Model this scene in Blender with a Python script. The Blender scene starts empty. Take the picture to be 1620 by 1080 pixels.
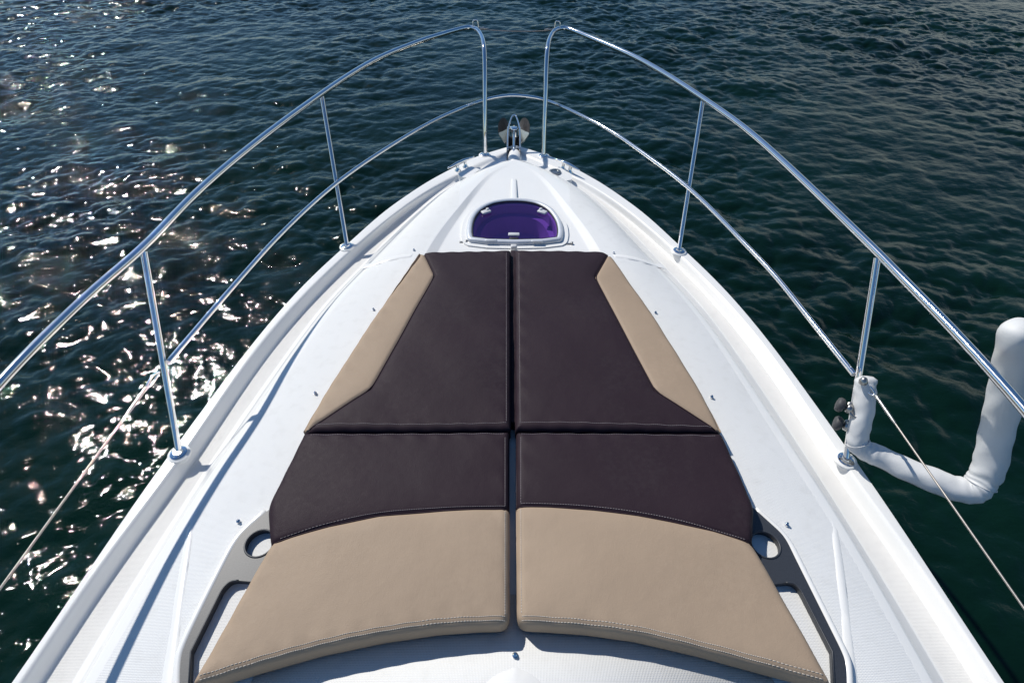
import bpy, bmesh, math, random
import numpy as np
from mathutils import Vector, Matrix, geometry

random.seed(4)
scene = bpy.context.scene
COL = scene.collection

# ------------------------------------------------------------------ camera
ZC = 3.6                      # eye height above the water
ROLL = math.radians(0.45)
cam_d = bpy.data.cameras.new('camera')
cam = bpy.data.objects.new('camera', cam_d); COL.objects.link(cam)
cam.location = (0, 0, ZC)
cam.matrix_world = Matrix.Translation((0, 0, ZC)) @ Matrix.Rotation(math.radians(45), 4, 'X') @ Matrix.Rotation(ROLL, 4, 'Z')
cam_d.sensor_width = 36; cam_d.lens = 20.0
cam_d.shift_x = -2 / 1620
cam_d.clip_start = 0.02; cam_d.clip_end = 6000
scene.camera = cam

# ------------------------------------------------------------------ light
SUN = Vector((-math.sin(math.radians(47)) * math.cos(math.radians(47)), math.cos(math.radians(47)) * math.cos(math.radians(47)), math.sin(math.radians(47))))
EL = math.asin(SUN.z); AZ = math.atan2(SUN.x, SUN.y)
w = bpy.data.worlds.new('World'); scene.world = w; w.use_nodes = True
nt = w.node_tree; nt.nodes.clear()
out = nt.nodes.new('ShaderNodeOutputWorld'); bg = nt.nodes.new('ShaderNodeBackground')
sky = nt.nodes.new('ShaderNodeTexSky'); sky.sky_type = 'NISHITA'; sky.sun_disc = False
sky.sun_elevation = EL; sky.sun_rotation = AZ; sky.altitude = 0; sky.air_density = 1.0; sky.dust_density = 0.2; sky.ozone_density = 2.5
bg.inputs['Strength'].default_value = 0.085
# grey cloud bank standing to starboard of the bow, thin cloud elsewhere
geo = nt.nodes.new('ShaderNodeTexCoord')
nz = nt.nodes.new('ShaderNodeTexNoise'); nz.inputs['Scale'].default_value = 2.2; nz.inputs['Detail'].default_value = 6
nt.links.new(geo.outputs['Generated'], nz.inputs['Vector'])
dot = nt.nodes.new('ShaderNodeVectorMath'); dot.operation = 'DOT_PRODUCT'
dot.inputs[1].default_value = Vector((0.72, 0.55, -0.42)).normalized()
nt.links.new(geo.outputs['Generated'], dot.inputs[0])
add = nt.nodes.new('ShaderNodeMath'); add.operation = 'MULTIPLY_ADD'; add.inputs[1].default_value = 0.35
nt.links.new(nz.outputs['Fac'], add.inputs[0]); nt.links.new(dot.outputs['Value'], add.inputs[2])
mr = nt.nodes.new('ShaderNodeMapRange'); mr.inputs['From Min'].default_value = 0.76; mr.inputs['From Max'].default_value = 0.98
mr.inputs['To Max'].default_value = 0.9
nt.links.new(add.outputs[0], mr.inputs['Value'])
mx = nt.nodes.new('ShaderNodeMix'); mx.data_type = 'RGBA'
hs = nt.nodes.new('ShaderNodeHueSaturation'); hs.inputs['Saturation'].default_value = 1.22; hs.inputs['Value'].default_value = 1.1
nt.links.new(sky.outputs[0], hs.inputs['Color'])
nt.links.new(mr.outputs[0], mx.inputs['Factor']); nt.links.new(hs.outputs[0], mx.inputs['A'])
mx.inputs['B'].default_value = (5.6, 6.2, 6.2, 1)
nt.links.new(mx.outputs['Result'], bg.inputs['Color']); nt.links.new(bg.outputs[0], out.inputs[0])

sd = bpy.data.lights.new('sun', 'SUN'); sd.energy = 4.0; sd.angle = math.radians(0.55); sd.color = (1, 0.96, 0.89)
sun = bpy.data.objects.new('sun', sd); COL.objects.link(sun)
sun.rotation_euler = SUN.to_track_quat('Z', 'Y').to_euler(); sun.location = SUN * 30
vs = scene.view_settings
vs.view_transform = 'Standard'; vs.look = 'None'; vs.exposure = 0.05; vs.gamma = 1; vs.use_curve_mapping = False

# ------------------------------------------------------------------ measuring helper: pixel of the photo + drop below the eye -> point
def G(px, py, H):
    u = (px - 812) / 900; v = (py - 540) / 900; c = math.sqrt(.5)
    x = u * math.cos(ROLL) + v * math.sin(ROLL); y = u * math.sin(ROLL) - v * math.cos(ROLL)
    d = Vector((x, c + y * c, -c + y * c))
    p = d * (-H / d.z)
    return Vector((p.x, p.y, ZC - H))

def sstep(a, b, t):
    t = min(1, max(0, (t - a) / (b - a))); return t * t * (3 - 2 * t)

# ------------------------------------------------------------------ materials
def new_mat(name):
    m = bpy.data.materials.new(name); m.use_nodes = True
    b = m.node_tree.nodes['Principled BSDF']
    return m, m.node_tree, b
def N(t, kind, **kw):
    n = t.nodes.new(kind)
    for k, v in kw.items():
        if k in n.inputs: n.inputs[k].default_value = v
        else: setattr(n, k, v)
    return n
def noise_mix(t, b, c1, c2, scale, lo=.35, hi=.65, detail=5, coord='Object'):
    tc = N(t, 'ShaderNodeTexCoord'); n = N(t, 'ShaderNodeTexNoise', Scale=scale, Detail=detail)
    t.links.new(tc.outputs[coord], n.inputs['Vector'])
    r = N(t, 'ShaderNodeMapRange'); r.inputs['From Min'].default_value = lo; r.inputs['From Max'].default_value = hi
    t.links.new(n.outputs['Fac'], r.inputs['Value'])
    m = N(t, 'ShaderNodeMix', data_type='RGBA'); m.inputs['A'].default_value = (*c1, 1); m.inputs['B'].default_value = (*c2, 1)
    t.links.new(r.outputs[0], m.inputs['Factor']); t.links.new(m.outputs['Result'], b.inputs['Base Color'])
    return tc, n, r, m

def gelcoat(name, c1, c2, rough=.22, grid=False):
    m, t, b = new_mat(name)
    tc, n, r, mm = noise_mix(t, b, c1, c2, 3.0)
    b.inputs['Roughness'].default_value = rough
    rr = N(t, 'ShaderNodeMapRange'); n2 = N(t, 'ShaderNodeTexNoise', Scale=9.0, Detail=6.0)
    t.links.new(tc.outputs['Object'], n2.inputs['Vector']); t.links.new(n2.outputs['Fac'], rr.inputs['Value'])
    rr.inputs['To Min'].default_value = rough - .08; rr.inputs['To Max'].default_value = rough + .12
    t.links.new(rr.outputs[0], b.inputs['Roughness'])
    bump = N(t, 'ShaderNodeBump'); t.links.new(bump.outputs[0], b.inputs['Normal'])
    if grid:
        sep = N(t, 'ShaderNodeSeparateXYZ'); t.links.new(tc.outputs['Object'], sep.inputs[0])
        hs = []
        for ax in 'XY':
            a = N(t, 'ShaderNodeMath', operation='MULTIPLY'); a.inputs[1].default_value = 2 * math.pi / .0085
            t.links.new(sep.outputs[ax], a.inputs[0])
            s = N(t, 'ShaderNodeMath', operation='SINE'); t.links.new(a.outputs[0], s.inputs[0]); hs.append(s)
        mu = N(t, 'ShaderNodeMath', operation='MULTIPLY'); t.links.new(hs[0].outputs[0], mu.inputs[0]); t.links.new(hs[1].outputs[0], mu.inputs[1])
        ab = N(t, 'ShaderNodeMath', operation='ABSOLUTE'); t.links.new(mu.outputs[0], ab.inputs[0])
        t.links.new(ab.outputs[0], bump.inputs['Height']); bump.inputs['Distance'].default_value = .0011; bump.inputs['Strength'].default_value = .8
        # dirt caught between the studs
        n3 = N(t, 'ShaderNodeTexNoise', Scale=22.0, Detail=8.0); t.links.new(tc.outputs['Object'], n3.inputs['Vector'])
        m3 = N(t, 'ShaderNodeMapRange'); m3.inputs['From Min'].default_value = .52; m3.inputs['From Max'].default_value = .8; m3.inputs['To Max'].default_value = .2
        t.links.new(n3.outputs['Fac'], m3.inputs['Value'])
        d = N(t, 'ShaderNodeMix', data_type='RGBA'); d.inputs['B'].default_value = (.5, .49, .46, 1)
        t.links.new(m3.outputs[0], d.inputs['Factor']); t.links.new(mm.outputs['Result'], d.inputs['A']); t.links.new(d.outputs['Result'], b.inputs['Base Color'])
    else:
        n2b = N(t, 'ShaderNodeTexNoise', Scale=14.0, Detail=3.0); t.links.new(tc.outputs['Object'], n2b.inputs['Vector'])
        t.links.new(n2b.outputs['Fac'], bump.inputs['Height']); bump.inputs['Distance'].default_value = .0006; bump.inputs['Strength'].default_value = .5
    return m
M = {}
M['gel'] = gelcoat('white_gelcoat', (.82, .81, .78), (.79, .785, .76), .20)
M['nonskid'] = gelcoat('nonskid_gelcoat', (.79, .79, .775), (.765, .765, .75), .42, grid=True)
M['floor'] = gelcoat('side_deck_gelcoat', (.77, .755, .72), (.74, .725, .695), .40, grid=True)

def leather(name, c1, c2, scuff, rough, sheen):
    m, t, b = new_mat(name)
    tc, n, r, mm = noise_mix(t, b, c1, c2, 2.6, .3, .7, 8)
    n2 = N(t, 'ShaderNodeTexNoise', Scale=60.0, Detail=8.0, Roughness=.7); t.links.new(tc.outputs['Object'], n2.inputs['Vector'])
    # scuffs: pale rubbed specks in loose clusters
    n4 = N(t, 'ShaderNodeTexNoise', Scale=5.0, Detail=3.0); t.links.new(tc.outputs['Object'], n4.inputs['Vector'])
    mul = N(t, 'ShaderNodeMath', operation='MULTIPLY'); t.links.new(n2.outputs['Fac'], mul.inputs[0]); t.links.new(n4.outputs['Fac'], mul.inputs[1])
    m4 = N(t, 'ShaderNodeMapRange'); m4.inputs['From Min'].default_value = .27; m4.inputs['From Max'].default_value = .42; m4.inputs['To Max'].default_value = .22
    t.links.new(mul.outputs[0], m4.inputs['Value'])
    d = N(t, 'ShaderNodeMix', data_type='RGBA'); d.inputs['B'].default_value = (*scuff, 1)
    t.links.new(m4.outputs[0], d.inputs['Factor']); t.links.new(mm.outputs['Result'], d.inputs['A']); t.links.new(d.outputs['Result'], b.inputs['Base Color'])
    vo = N(t, 'ShaderNodeTexVoronoi', Scale=420.0); t.links.new(tc.outputs['Object'], vo.inputs['Vector'])
    n3 = N(t, 'ShaderNodeTexNoise', Scale=9.0, Detail=4.0); t.links.new(tc.outputs['Object'], n3.inputs['Vector'])
    b1 = N(t, 'ShaderNodeBump', Strength=.35, Distance=.0012); t.links.new(vo.outputs['Distance'], b1.inputs['Height'])
    b2 = N(t, 'ShaderNodeBump', Strength=.6, Distance=.006); t.links.new(n3.outputs['Fac'], b2.inputs['Height']); t.links.new(b1.outputs[0], b2.inputs['Normal'])
    t.links.new(b2.outputs[0], b.inputs['Normal'])
    rr = N(t, 'ShaderNodeMapRange'); rr.inputs['To Min'].default_value = rough - .12; rr.inputs['To Max'].default_value = rough + .14
    t.links.new(n2.outputs['Fac'], rr.inputs['Value']); t.links.new(rr.outputs[0], b.inputs['Roughness'])
    b.inputs['Specular IOR Level'].default_value = sheen
    return m
M['tan'] = leather('tan_vinyl', (.375, .280, .197), (.345, .256, .18), (.42, .32, .23), .6, .22)
M['brown'] = leather('brown_vinyl', (.029, .0175, .0235), (.025, .015, .0205), (.05, .04, .044), .56, .13)

def simple(name, c, rough=.5, metal=0., var=.1, scale=30., bump=.0, spec=.5):
    m, t, b = new_mat(name)
    c2 = tuple(x * (1 - var) for x in c)
    tc, n, r, mm = noise_mix(t, b, c, c2, scale)
    b.inputs['Roughness'].default_value = rough; b.inputs['Metallic'].default_value = metal
    b.inputs['Specular IOR Level'].default_value = spec
    if bump:
        bp = N(t, 'ShaderNodeBump', Strength=.6, Distance=bump); t.links.new(n.outputs['Fac'], bp.inputs['Height']); t.links.new(bp.outputs[0], b.inputs['Normal'])
    return m
M['steel'] = simple('polished_steel', (.82, .81, .80), .06, 1, .05, 20)
M['dullsteel'] = simple('dull_steel', (.45, .44, .42), .32, 1, .25, 60)
M['wire'] = simple('wire', (.40, .37, .34), .5, 1, .2, 200)
M['thread_tan'] = simple('pale_thread', (.70, .64, .56), .8, 0, .2, 100)
M['thread_brown'] = simple('grey_thread', (.34, .29, .29), .8, 0, .2, 100)
M['plastic'] = simple('dark_moulded_plastic', (.035, .04, .05), .46, 0, .25, 220, .00025, .6)
M['rubber'] = simple('grey_rubber', (.06, .06, .062), .6, 0, .2, 60)
M['black'] = simple('black_rubber', (.012, .012, .013), .5)
M['ladderpad'] = simple('white_padding_cover', (.66, .66, .65), .55, 0, .06, 12, .004)
M['frame'] = simple('anodised_hatch_frame', (.66, .68, .71), .35, .2, .08, 20)
M['handle'] = simple('grey_white_plastic', (.6, .6, .6), .4)
M['inner'] = simple('cabin_lining', (.58, .56, .60), .6, 0, .1, 5)
M['hull'] = gelcoat('hull_gelcoat', (.78, .78, .77), (.74, .745, .74), .18)
M['anchor'] = simple('worn_anchor_steel', (.09, .08, .08), .55, .6, .5, 25, .002)

m, t, b = new_mat('violet_acrylic'); t.nodes.remove(b)
tr = N(t, 'ShaderNodeBsdfTransparent'); tr.inputs[0].default_value = (.55, .34, .89, 1)
gl = N(t, 'ShaderNodeBsdfGlossy', Roughness=.03); fr = N(t, 'ShaderNodeFresnel', IOR=1.45)
df = N(t, 'ShaderNodeBsdfDiffuse'); df.inputs[0].default_value = (.035, .015, .16, 1)
ms0 = N(t, 'ShaderNodeMixShader'); ms0.inputs[0].default_value = .06
ms = N(t, 'ShaderNodeMixShader')
t.links.new(tr.outputs[0], ms0.inputs[1]); t.links.new(df.outputs[0], ms0.inputs[2])
t.links.new(fr.outputs[0], ms.inputs[0]); t.links.new(ms0.outputs[0], ms.inputs[1]); t.links.new(gl.outputs[0], ms.inputs[2])
t.links.new(ms.outputs[0], t.nodes['Material Output'].inputs[0]); M['violet'] = m

m, t, b = new_mat('sea_water')
b.inputs['Roughness'].default_value = .03; b.inputs['IOR'].default_value = 1.333
tc, n, r, mm = noise_mix(t, b, (.0012, .0086, .0048), (.0022, .0145, .0080), .35, .3, .7, 4)
b.inputs['Specular IOR Level'].default_value = .43
mp = N(t, 'ShaderNodeMapping'); mp.inputs['Scale'].default_value = (1, 1.5, 1); t.links.new(tc.outputs['Object'], mp.inputs[0])
na = N(t, 'ShaderNodeTexNoise', Scale=15.0, Detail=3.0, Roughness=.6, Distortion=.6); t.links.new(mp.outputs[0], na.inputs['Vector'])
nb = N(t, 'ShaderNodeTexNoise', Scale=30.0, Detail=2.0, Roughness=.5, Distortion=.4); t.links.new(mp.outputs[0], nb.inputs['Vector'])
b1 = N(t, 'ShaderNodeBump', Strength=1.0, Distance=.0045); t.links.new(na.outputs['Fac'], b1.inputs['Height'])
b2 = N(t, 'ShaderNodeBump', Strength=1.0, Distance=.0003); t.links.new(nb.outputs['Fac'], b2.inputs['Height']); t.links.new(b1.outputs[0], b2.inputs['Normal'])
t.links.new(b2.outputs[0], b.inputs['Normal'])
M['water'] = m

# ------------------------------------------------------------------ object helpers
def tag(o, label=None, cat=None, group=None, kind=None):
    if label: o['label'] = label
    if cat: o['category'] = cat
    if group: o['group'] = group
    if kind: o['kind'] = kind
    return o
def empty(name, loc=(0, 0, 0)):
    o = bpy.data.objects.new(name, None); COL.objects.link(o); o.location = loc; o.empty_display_size = .1
    return o
def obj(name, bm, mats, parent=None, smooth=True, keep=None):
    me = bpy.data.meshes.new(name); bm.normal_update(); bm.to_mesh(me); bm.free()
    for mm in (mats if isinstance(mats, (list, tuple)) else [mats]): me.materials.append(mm)
    if smooth: me.polygons.foreach_set('use_smooth', [True] * len(me.polygons))
    o = bpy.data.objects.new(name, me); COL.objects.link(o)
    if parent:
        o.parent = parent
        pm = Matrix.Translation(-world_loc(parent)); me.transform(pm)
    return o
def world_loc(o):
    v = Vector((0, 0, 0))
    while o: v = v + o.location; o = o.parent
    return v
def sharp(o, deg=35):
    me = o.data
    try: me.set_sharp_from_angle(angle=math.radians(deg))
    except Exception: pass
    return o

def spline(pts, per=8, closed=False):
    pts = [Vector(p) for p in pts]; n = len(pts); res = []
    rng = range(n if closed else n - 1)
    for i in rng:
        p1 = pts[i]; p2 = pts[(i + 1) % n]
        p0 = pts[i - 1] if (i > 0 or closed) else p1 * 2 - p2
        p3 = pts[(i + 2) % n] if (i + 2 < n or closed) else p2 * 2 - p1
        # centripetal
        def tj(ti, a, b_): return ti + max(1e-6, (b_ - a).length) ** .5
        t0 = 0; t1 = tj(t0, p0, p1); t2 = tj(t1, p1, p2); t3 = tj(t2, p2, p3)
        for k in range(per):
            s = t1 + (t2 - t1) * k / per
            A1 = p0 * ((t1 - s) / (t1 - t0)) + p1 * ((s - t0) / (t1 - t0))
            A2 = p1 * ((t2 - s) / (t2 - t1)) + p2 * ((s - t1) / (t2 - t1))
            A3 = p2 * ((t3 - s) / (t3 - t2)) + p3 * ((s - t2) / (t3 - t2))
            B1 = A1 * ((t2 - s) / (t2 - t0)) + A2 * ((s - t0) / (t2 - t0))
            B2 = A2 * ((t3 - s) / (t3 - t1)) + A3 * ((s - t1) / (t3 - t1))
            res.append(B1 * ((t2 - s) / (t2 - t1)) + B2 * ((s - t1) / (t2 - t1)))
    if not closed: res.append(pts[-1].copy())
    return res

def smooth_line(pts, it=3):
    pts = [p.copy() for p in pts]
    for _ in range(it):
        q = [p.copy() for p in pts]
        for i in range(1, len(pts) - 1): q[i] = pts[i] * .5 + (pts[i - 1] + pts[i + 1]) * .25
        pts = q
    return pts

def tube(bm, pts, r, seg=16, cap=True, closed=False, flat=1.0):
    pts = [Vector(p) for p in pts]; n = len(pts)
    rad = r if isinstance(r, (list, tuple)) else [r] * n
    rings = []; up = None
    for i, p in enumerate(pts):
        a = pts[i - 1] if (i or closed) else p; c = pts[(i + 1) % n] if (i < n - 1 or closed) else p
        d = (c - a).normalized()
        if up is None:
            up = Vector((0, 0, 1)) if abs(d.z) < .9 else Vector((1, 0, 0))
        x = d.cross(up).normalized(); y = x.cross(d).normalized(); up = y
        rings.append([bm.verts.new(p + x * math.cos(2 * math.pi * k / seg) * rad[i] + y * math.sin(2 * math.pi * k / seg) * rad[i] * flat) for k in range(seg)])
    m = n if closed else n - 1
    for i in range(m):
        A = rings[i]; B = rings[(i + 1) % n]
        for k in range(seg):
            bm.faces.new((A[k], A[(k + 1) % seg], B[(k + 1) % seg], B[k]))
    if cap and not closed:
        bm.faces.new(rings[0][::-1]); bm.faces.new(rings[-1])
    return bm
def lathe(bm, prof, origin, axis=(0, 0, 1), seg=24):
    q = Vector(axis).to_track_quat('Z', 'Y'); o = Vector(origin); rings = []
    for r, z in prof:
        rings.append([bm.verts.new(o + q @ Vector((max(r, 1e-5) * math.cos(2 * math.pi * k / seg), max(r, 1e-5) * math.sin(2 * math.pi * k / seg), z))) for k in range(seg)])
    for A, B in zip(rings, rings[1:]):
        for k in range(seg): bm.faces.new((A[k], A[(k + 1) % seg], B[(k + 1) % seg], B[k]))
    bm.faces.new(rings[0][::-1]); bm.faces.new(rings[-1])
def box(bm, c, s, rot=None, bev=0.0):
    r = bmesh.ops.create_cube(bm, size=1)
    vs_ = r['verts']
    mt = Matrix.Translation(Vector(c)) @ (rot.to_4x4() if rot else Matrix.Identity(4)) @ Matrix.Diagonal((*s, 1))
    bmesh.ops.transform(bm, matrix=mt, verts=vs_)
    if bev:
        es = list({e for v in vs_ for e in v.link_edges})
        bmesh.ops.bevel(bm, geom=es, offset=bev, segments=3, affect='EDGES', profile=.5)

# 2D helpers ------------------------------------------------------
def resample(poly, step, closed=True):
    res = []; n = len(poly)
    for i in range(n if closed else n - 1):
        a = poly[i]; b_ = poly[(i + 1) % n]; L = (b_ - a).length; k = max(1, int(round(L / step)))
        for j in range(k): res.append(a.lerp(b_, j / k))
    if not closed: res.append(poly[-1])
    return res
def round_poly(poly, r, seg=6):
    res = []; n = len(poly)
    for i in range(n):
        p = poly[i]; a = poly[i - 1]; c = poly[(i + 1) % n]
        rr = r[i] if isinstance(r, (list, tuple)) else r
        if rr <= 0: res.append(p.copy()); continue
        da = (a - p); dc = (c - p)
        A = p + da.normalized() * min(rr, da.length * .45); C_ = p + dc.normalized() * min(rr, dc.length * .45)
        for k in range(seg + 1):
            s = k / seg
            res.append(A * (1 - s) ** 2 + p * 2 * s * (1 - s) + C_ * s * s)
    return res
def seg_arrays(polys):
    A = []; B = []
    for pl, closed in polys:
        n = len(pl)
        for i in range(n if closed else n - 1):
            A.append((pl[i].x, pl[i].y)); B.append((pl[(i + 1) % n].x, pl[(i + 1) % n].y))
    return np.array(A), np.array(B)
def dist(P, AB):
    A, B = AB; P = np.asarray(P, float).reshape(-1, 2)
    d = B - A; L = (d ** 2).sum(1) + 1e-12
    t_ = ((P[:, None, :] - A[None]) * d[None]).sum(2) / L[None]
    t_ = np.clip(t_, 0, 1)
    q = A[None] + t_[..., None] * d[None]
    return np.sqrt(((P[:, None, :] - q) ** 2).sum(2)).min(1)
def inside(P, poly):
    P = np.asarray(P, float).reshape(-1, 2); x = P[:, 0]; y = P[:, 1]; c = np.zeros(len(P), bool); n = len(poly)
    for i in range(n):
        a = poly[i]; b_ = poly[i - 1]
        cond = ((a.y > y) != (b_.y > y))
        c ^= cond & (x < (b_.x - a.x) * (y - a.y) / ((b_.y - a.y) if abs(b_.y - a.y) > 1e-12 else 1e-12) + a.x)
    return c
def tri_fill(poly, holes=(), extra=()):
    """triangulate a polygon with holes and extra inner points -> pts, tris"""
    pts = [Vector((p.x, p.y)) for p in poly]; edges = [(i, (i + 1) % len(poly)) for i in range(len(poly))]
    for h in holes:
        s = len(pts); pts += [Vector((p.x, p.y)) for p in h]; edges += [(s + i, s + (i + 1) % len(h)) for i in range(len(h))]
    pts += [Vector((p[0], p[1])) for p in extra]
    v, e, f, *_ = geometry.delaunay_2d_cdt(pts, edges, [], 0, 1e-6)
    cent = [sum((v[i] for i in t_), Vector((0, 0))) / 3 for t_ in f]
    ok = inside([(c.x, c.y) for c in cent], poly)
    for h in holes: ok &= ~inside([(c.x, c.y) for c in cent], h)
    return v, [t_ for t_, k in zip(f, ok) if k]
def plate(bm, poly, z0, z1, holes=(), bev=0.0):
    v, f = tri_fill(poly, holes)
    vs_ = [bm.verts.new((p.x, p.y, z1)) for p in v]; fs = []
    for t_ in f:
        fc = bm.faces.new([vs_[i] for i in t_]); fs.append(fc)
    bmesh.ops.recalc_face_normals(bm, faces=fs)
    if fs and sum(fc.normal.z for fc in fs) < 0: bmesh.ops.reverse_faces(bm, faces=fs)
    be = [e for e in bm.edges if e.is_boundary and e.verts[0] in set(vs_)]
    if bev:
        pass
    r = bmesh.ops.extrude_edge_only(bm, edges=be)
    for g in r['geom']:
        if isinstance(g, bmesh.types.BMVert): g.co.z = z0
    bmesh.ops.delete(bm, geom=[q for q in vs_ if not q.link_faces], context='VERTS')
    return bm

# ================================================================== THE SETTING: WATER
def build_water():
    Ng = 1024; L = 27.0; dx = L / Ng
    rng = np.random.default_rng(11)
    k1 = np.fft.fftfreq(Ng, dx) * 2 * np.pi
    KX, KY = np.meshgrid(k1, k1, indexing='xy'); K = np.sqrt(KX ** 2 + KY ** 2); K[0, 0] = 1
    wd = np.array([0.12, -0.99]); wd /= np.linalg.norm(wd)
    cosf = (KX * wd[0] + KY * wd[1]) / K
    kp = 2 * np.pi / 1.3
    P = np.exp(-(kp / K) ** 2) / K ** 3.45 * (0.32 + np.abs(cosf) ** 2) * np.exp(-(K * .0125) ** 2)
    P[0, 0] = 0
    h = (rng.normal(size=(Ng, Ng)) + 1j * rng.normal(size=(Ng, Ng))) * np.sqrt(P)
    z = np.fft.ifft2(h).real; 
    hx = np.fft.ifft2(h * (-1j * KX / K)).real; hy = np.fft.ifft2(h * (-1j * KY / K)).real
    gx = np.gradient(z, dx, axis=1); gy = np.gradient(z, dx, axis=0)
    s = 0.182 / math.sqrt((gx ** 2 + gy ** 2).mean())
    lowf = np.exp(-(K / 1.6) ** 2); g = np.fft.ifft2((rng.normal(size=(Ng, Ng)) + 1j * rng.normal(size=(Ng, Ng))) * lowf).real
    g = 1 + .28 * np.clip(g / g.std(), -1.8, 1.8); s = s * g          # gusts: rougher and calmer patches
    z *= s; hx *= s; hy *= s
    xs = (np.arange(Ng) * dx) - L / 2; ys = np.arange(Ng) * dx - 5.0
    X, Y = np.meshgrid(xs, ys, indexing='xy')
    ch = .9; R = 2500
    verts = []; polys = []; base = 0
    def tile(ox, oy, st):
        nonlocal base
        idx = np.arange(0, Ng + 1, st); w_ = idx % Ng; m = len(idx)
        pick = lambda a_: a_[np.ix_(w_, w_)]
        X, Y = np.meshgrid(idx * dx - L / 2 + ox, idx * dx - 5.0 + oy, indexing='xy')
        verts.append(np.stack([X + pick(hx) * ch, Y + pick(hy) * ch, pick(z)], -1).reshape(-1, 3).astype(np.float32))
        i = np.arange(m - 1); I, J = np.meshgrid(i, i, indexing='xy'); q = (J * m + I).ravel()
        polys.append((np.stack([q, q + 1, q + m + 1, q + m], -1) + base).astype(np.int32)); base += m * m
    tile(0, 0, 1)
    for ix in (-1, 0, 1):
        for iy in (-1, 0, 1):
            if ix or iy: tile(ix * L, iy * L, 4)
    verts.append(np.array([(-R, -R, -.09), (R, -R, -.09), (R, R, -.09), (-R, R, -.09)], np.float32))
    polys.append(np.array([(base, base + 1, base + 2, base + 3)], np.int32))
    co = np.concatenate(verts); quads = np.concatenate(polys)
    me = bpy.data.meshes.new('water'); me.vertices.add(len(co)); me.vertices.foreach_set('co', co.ravel())
    me.loops.add(quads.size); me.loops.foreach_set('vertex_index', quads.ravel())
    me.polygons.add(len(quads)); me.polygons.foreach_set('loop_start', np.arange(len(quads), dtype=np.int32) * 4)
    me.polygons.foreach_set('use_smooth', np.ones(len(quads), bool))
    me.update(calc_edges=True); me.materials.append(M['water'])
    o = bpy.data.objects.new('water', me); COL.objects.link(o)
    tag(o, 'dark green rippled sea water all round the boat, glittering to port', None, None, 'structure')
build_water()

# ================================================================== THE BOAT
boat = empty('motor_yacht', (0, 0, ZC - 1.8))
tag(boat, 'white motor yacht foredeck with steel bow rails and violet hatch', 'yacht')

Hc = lambda Y: 1.80 + .11 * sstep(2.5, 3.95, Y)              # cabin top on the centreline
He = lambda Y: 1.838 + .078 * sstep(2.2, 3.9, Y)              # cabin top at its edge
Hf = lambda Y: 2.00 - .06 * sstep(2.9, 3.75, Y)              # side deck
Hk = lambda Y: 1.945 - .02 * sstep(2.6, 3.8, Y)              # bulwark cap
def mk(P, S, H, tip, aft_x):
    pts = []
    for p in P + S:
        q = G(p[0], p[1], H(2.5)); q = G(p[0], p[1], H(q.y)); q = G(p[0], p[1], H(q.y))
        pts.append((abs(q.x), q.y))
    t_ = G(814, tip, H(3.9)); pts.append((0, t_.y)); pts += [(aft_x, -3.0), (aft_x * .995, -1.8), (aft_x * .985, -.8)]
    arr = sorted((math.atan2(y + 3, x), math.hypot(x, y + 3)) for x, y in pts)
    return np.array(arr)
cap_out = mk([(20, 1080), (125, 919), (222, 780), (237, 756), (285, 690), (385, 560), (500, 428), (551, 380), (612, 325), (686, 281), (760, 244)],
             [(1581, 1080), (1476, 911), (1391, 781), (1314, 680), (1244, 569), (1161, 469), (1094, 405), (1072, 387), (1009, 329), (943, 281), (878, 248)], Hk, 228, 1.60)
cap_in = mk([(38, 1080), (120, 944), (199, 833), (252, 780), (267, 760), (328, 664), (388, 571), (411, 540), (529, 418), (579, 374), (635, 329), (687, 294), (726, 274), (770, 252)], [], Hk, 236, 1.555)
floor_out = mk([(67, 1080), (194, 883), (272, 780), (291, 752), (315, 722), (335, 690), (350, 669), (402, 588), (433, 545), (548, 420), (574, 396), (605, 365), (638, 338), (687, 305), (733, 280), (775, 257)], [], Hf, 241, 1.49)
floor_in = mk([(120, 1080), (222, 910), (300, 797), (347, 715), (402, 632), (433, 592), (470, 545), (598, 392), (631, 361), (674, 328), (724, 294), (765, 270)],
              [(1494, 1080), (1383, 890), (1305, 763), (1244, 680), (1196, 602), (1157, 547), (1122, 491), (1043, 420), (1004, 368), (965, 331), (926, 297)], Hf, 246, 1.37)
coam = mk([], [(1474, 1080), (1371, 890), (1293, 763), (1231, 680), (1183, 602), (1146, 547), (1110, 491), (1031, 415), (991, 368), (954, 331), (918, 297), (865, 268)], He, 252, 1.24)
r_out = mk([(671, 394), (723, 335), (782, 268)], [(944, 387), (905, 331), (876, 294), (848, 268)], Hc, 258, .52)
r_in = mk([(686, 394), (729, 335), (783, 271)], [(931, 387), (894, 331), (868, 294), (846, 271)], Hc, 261, .47)

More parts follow.
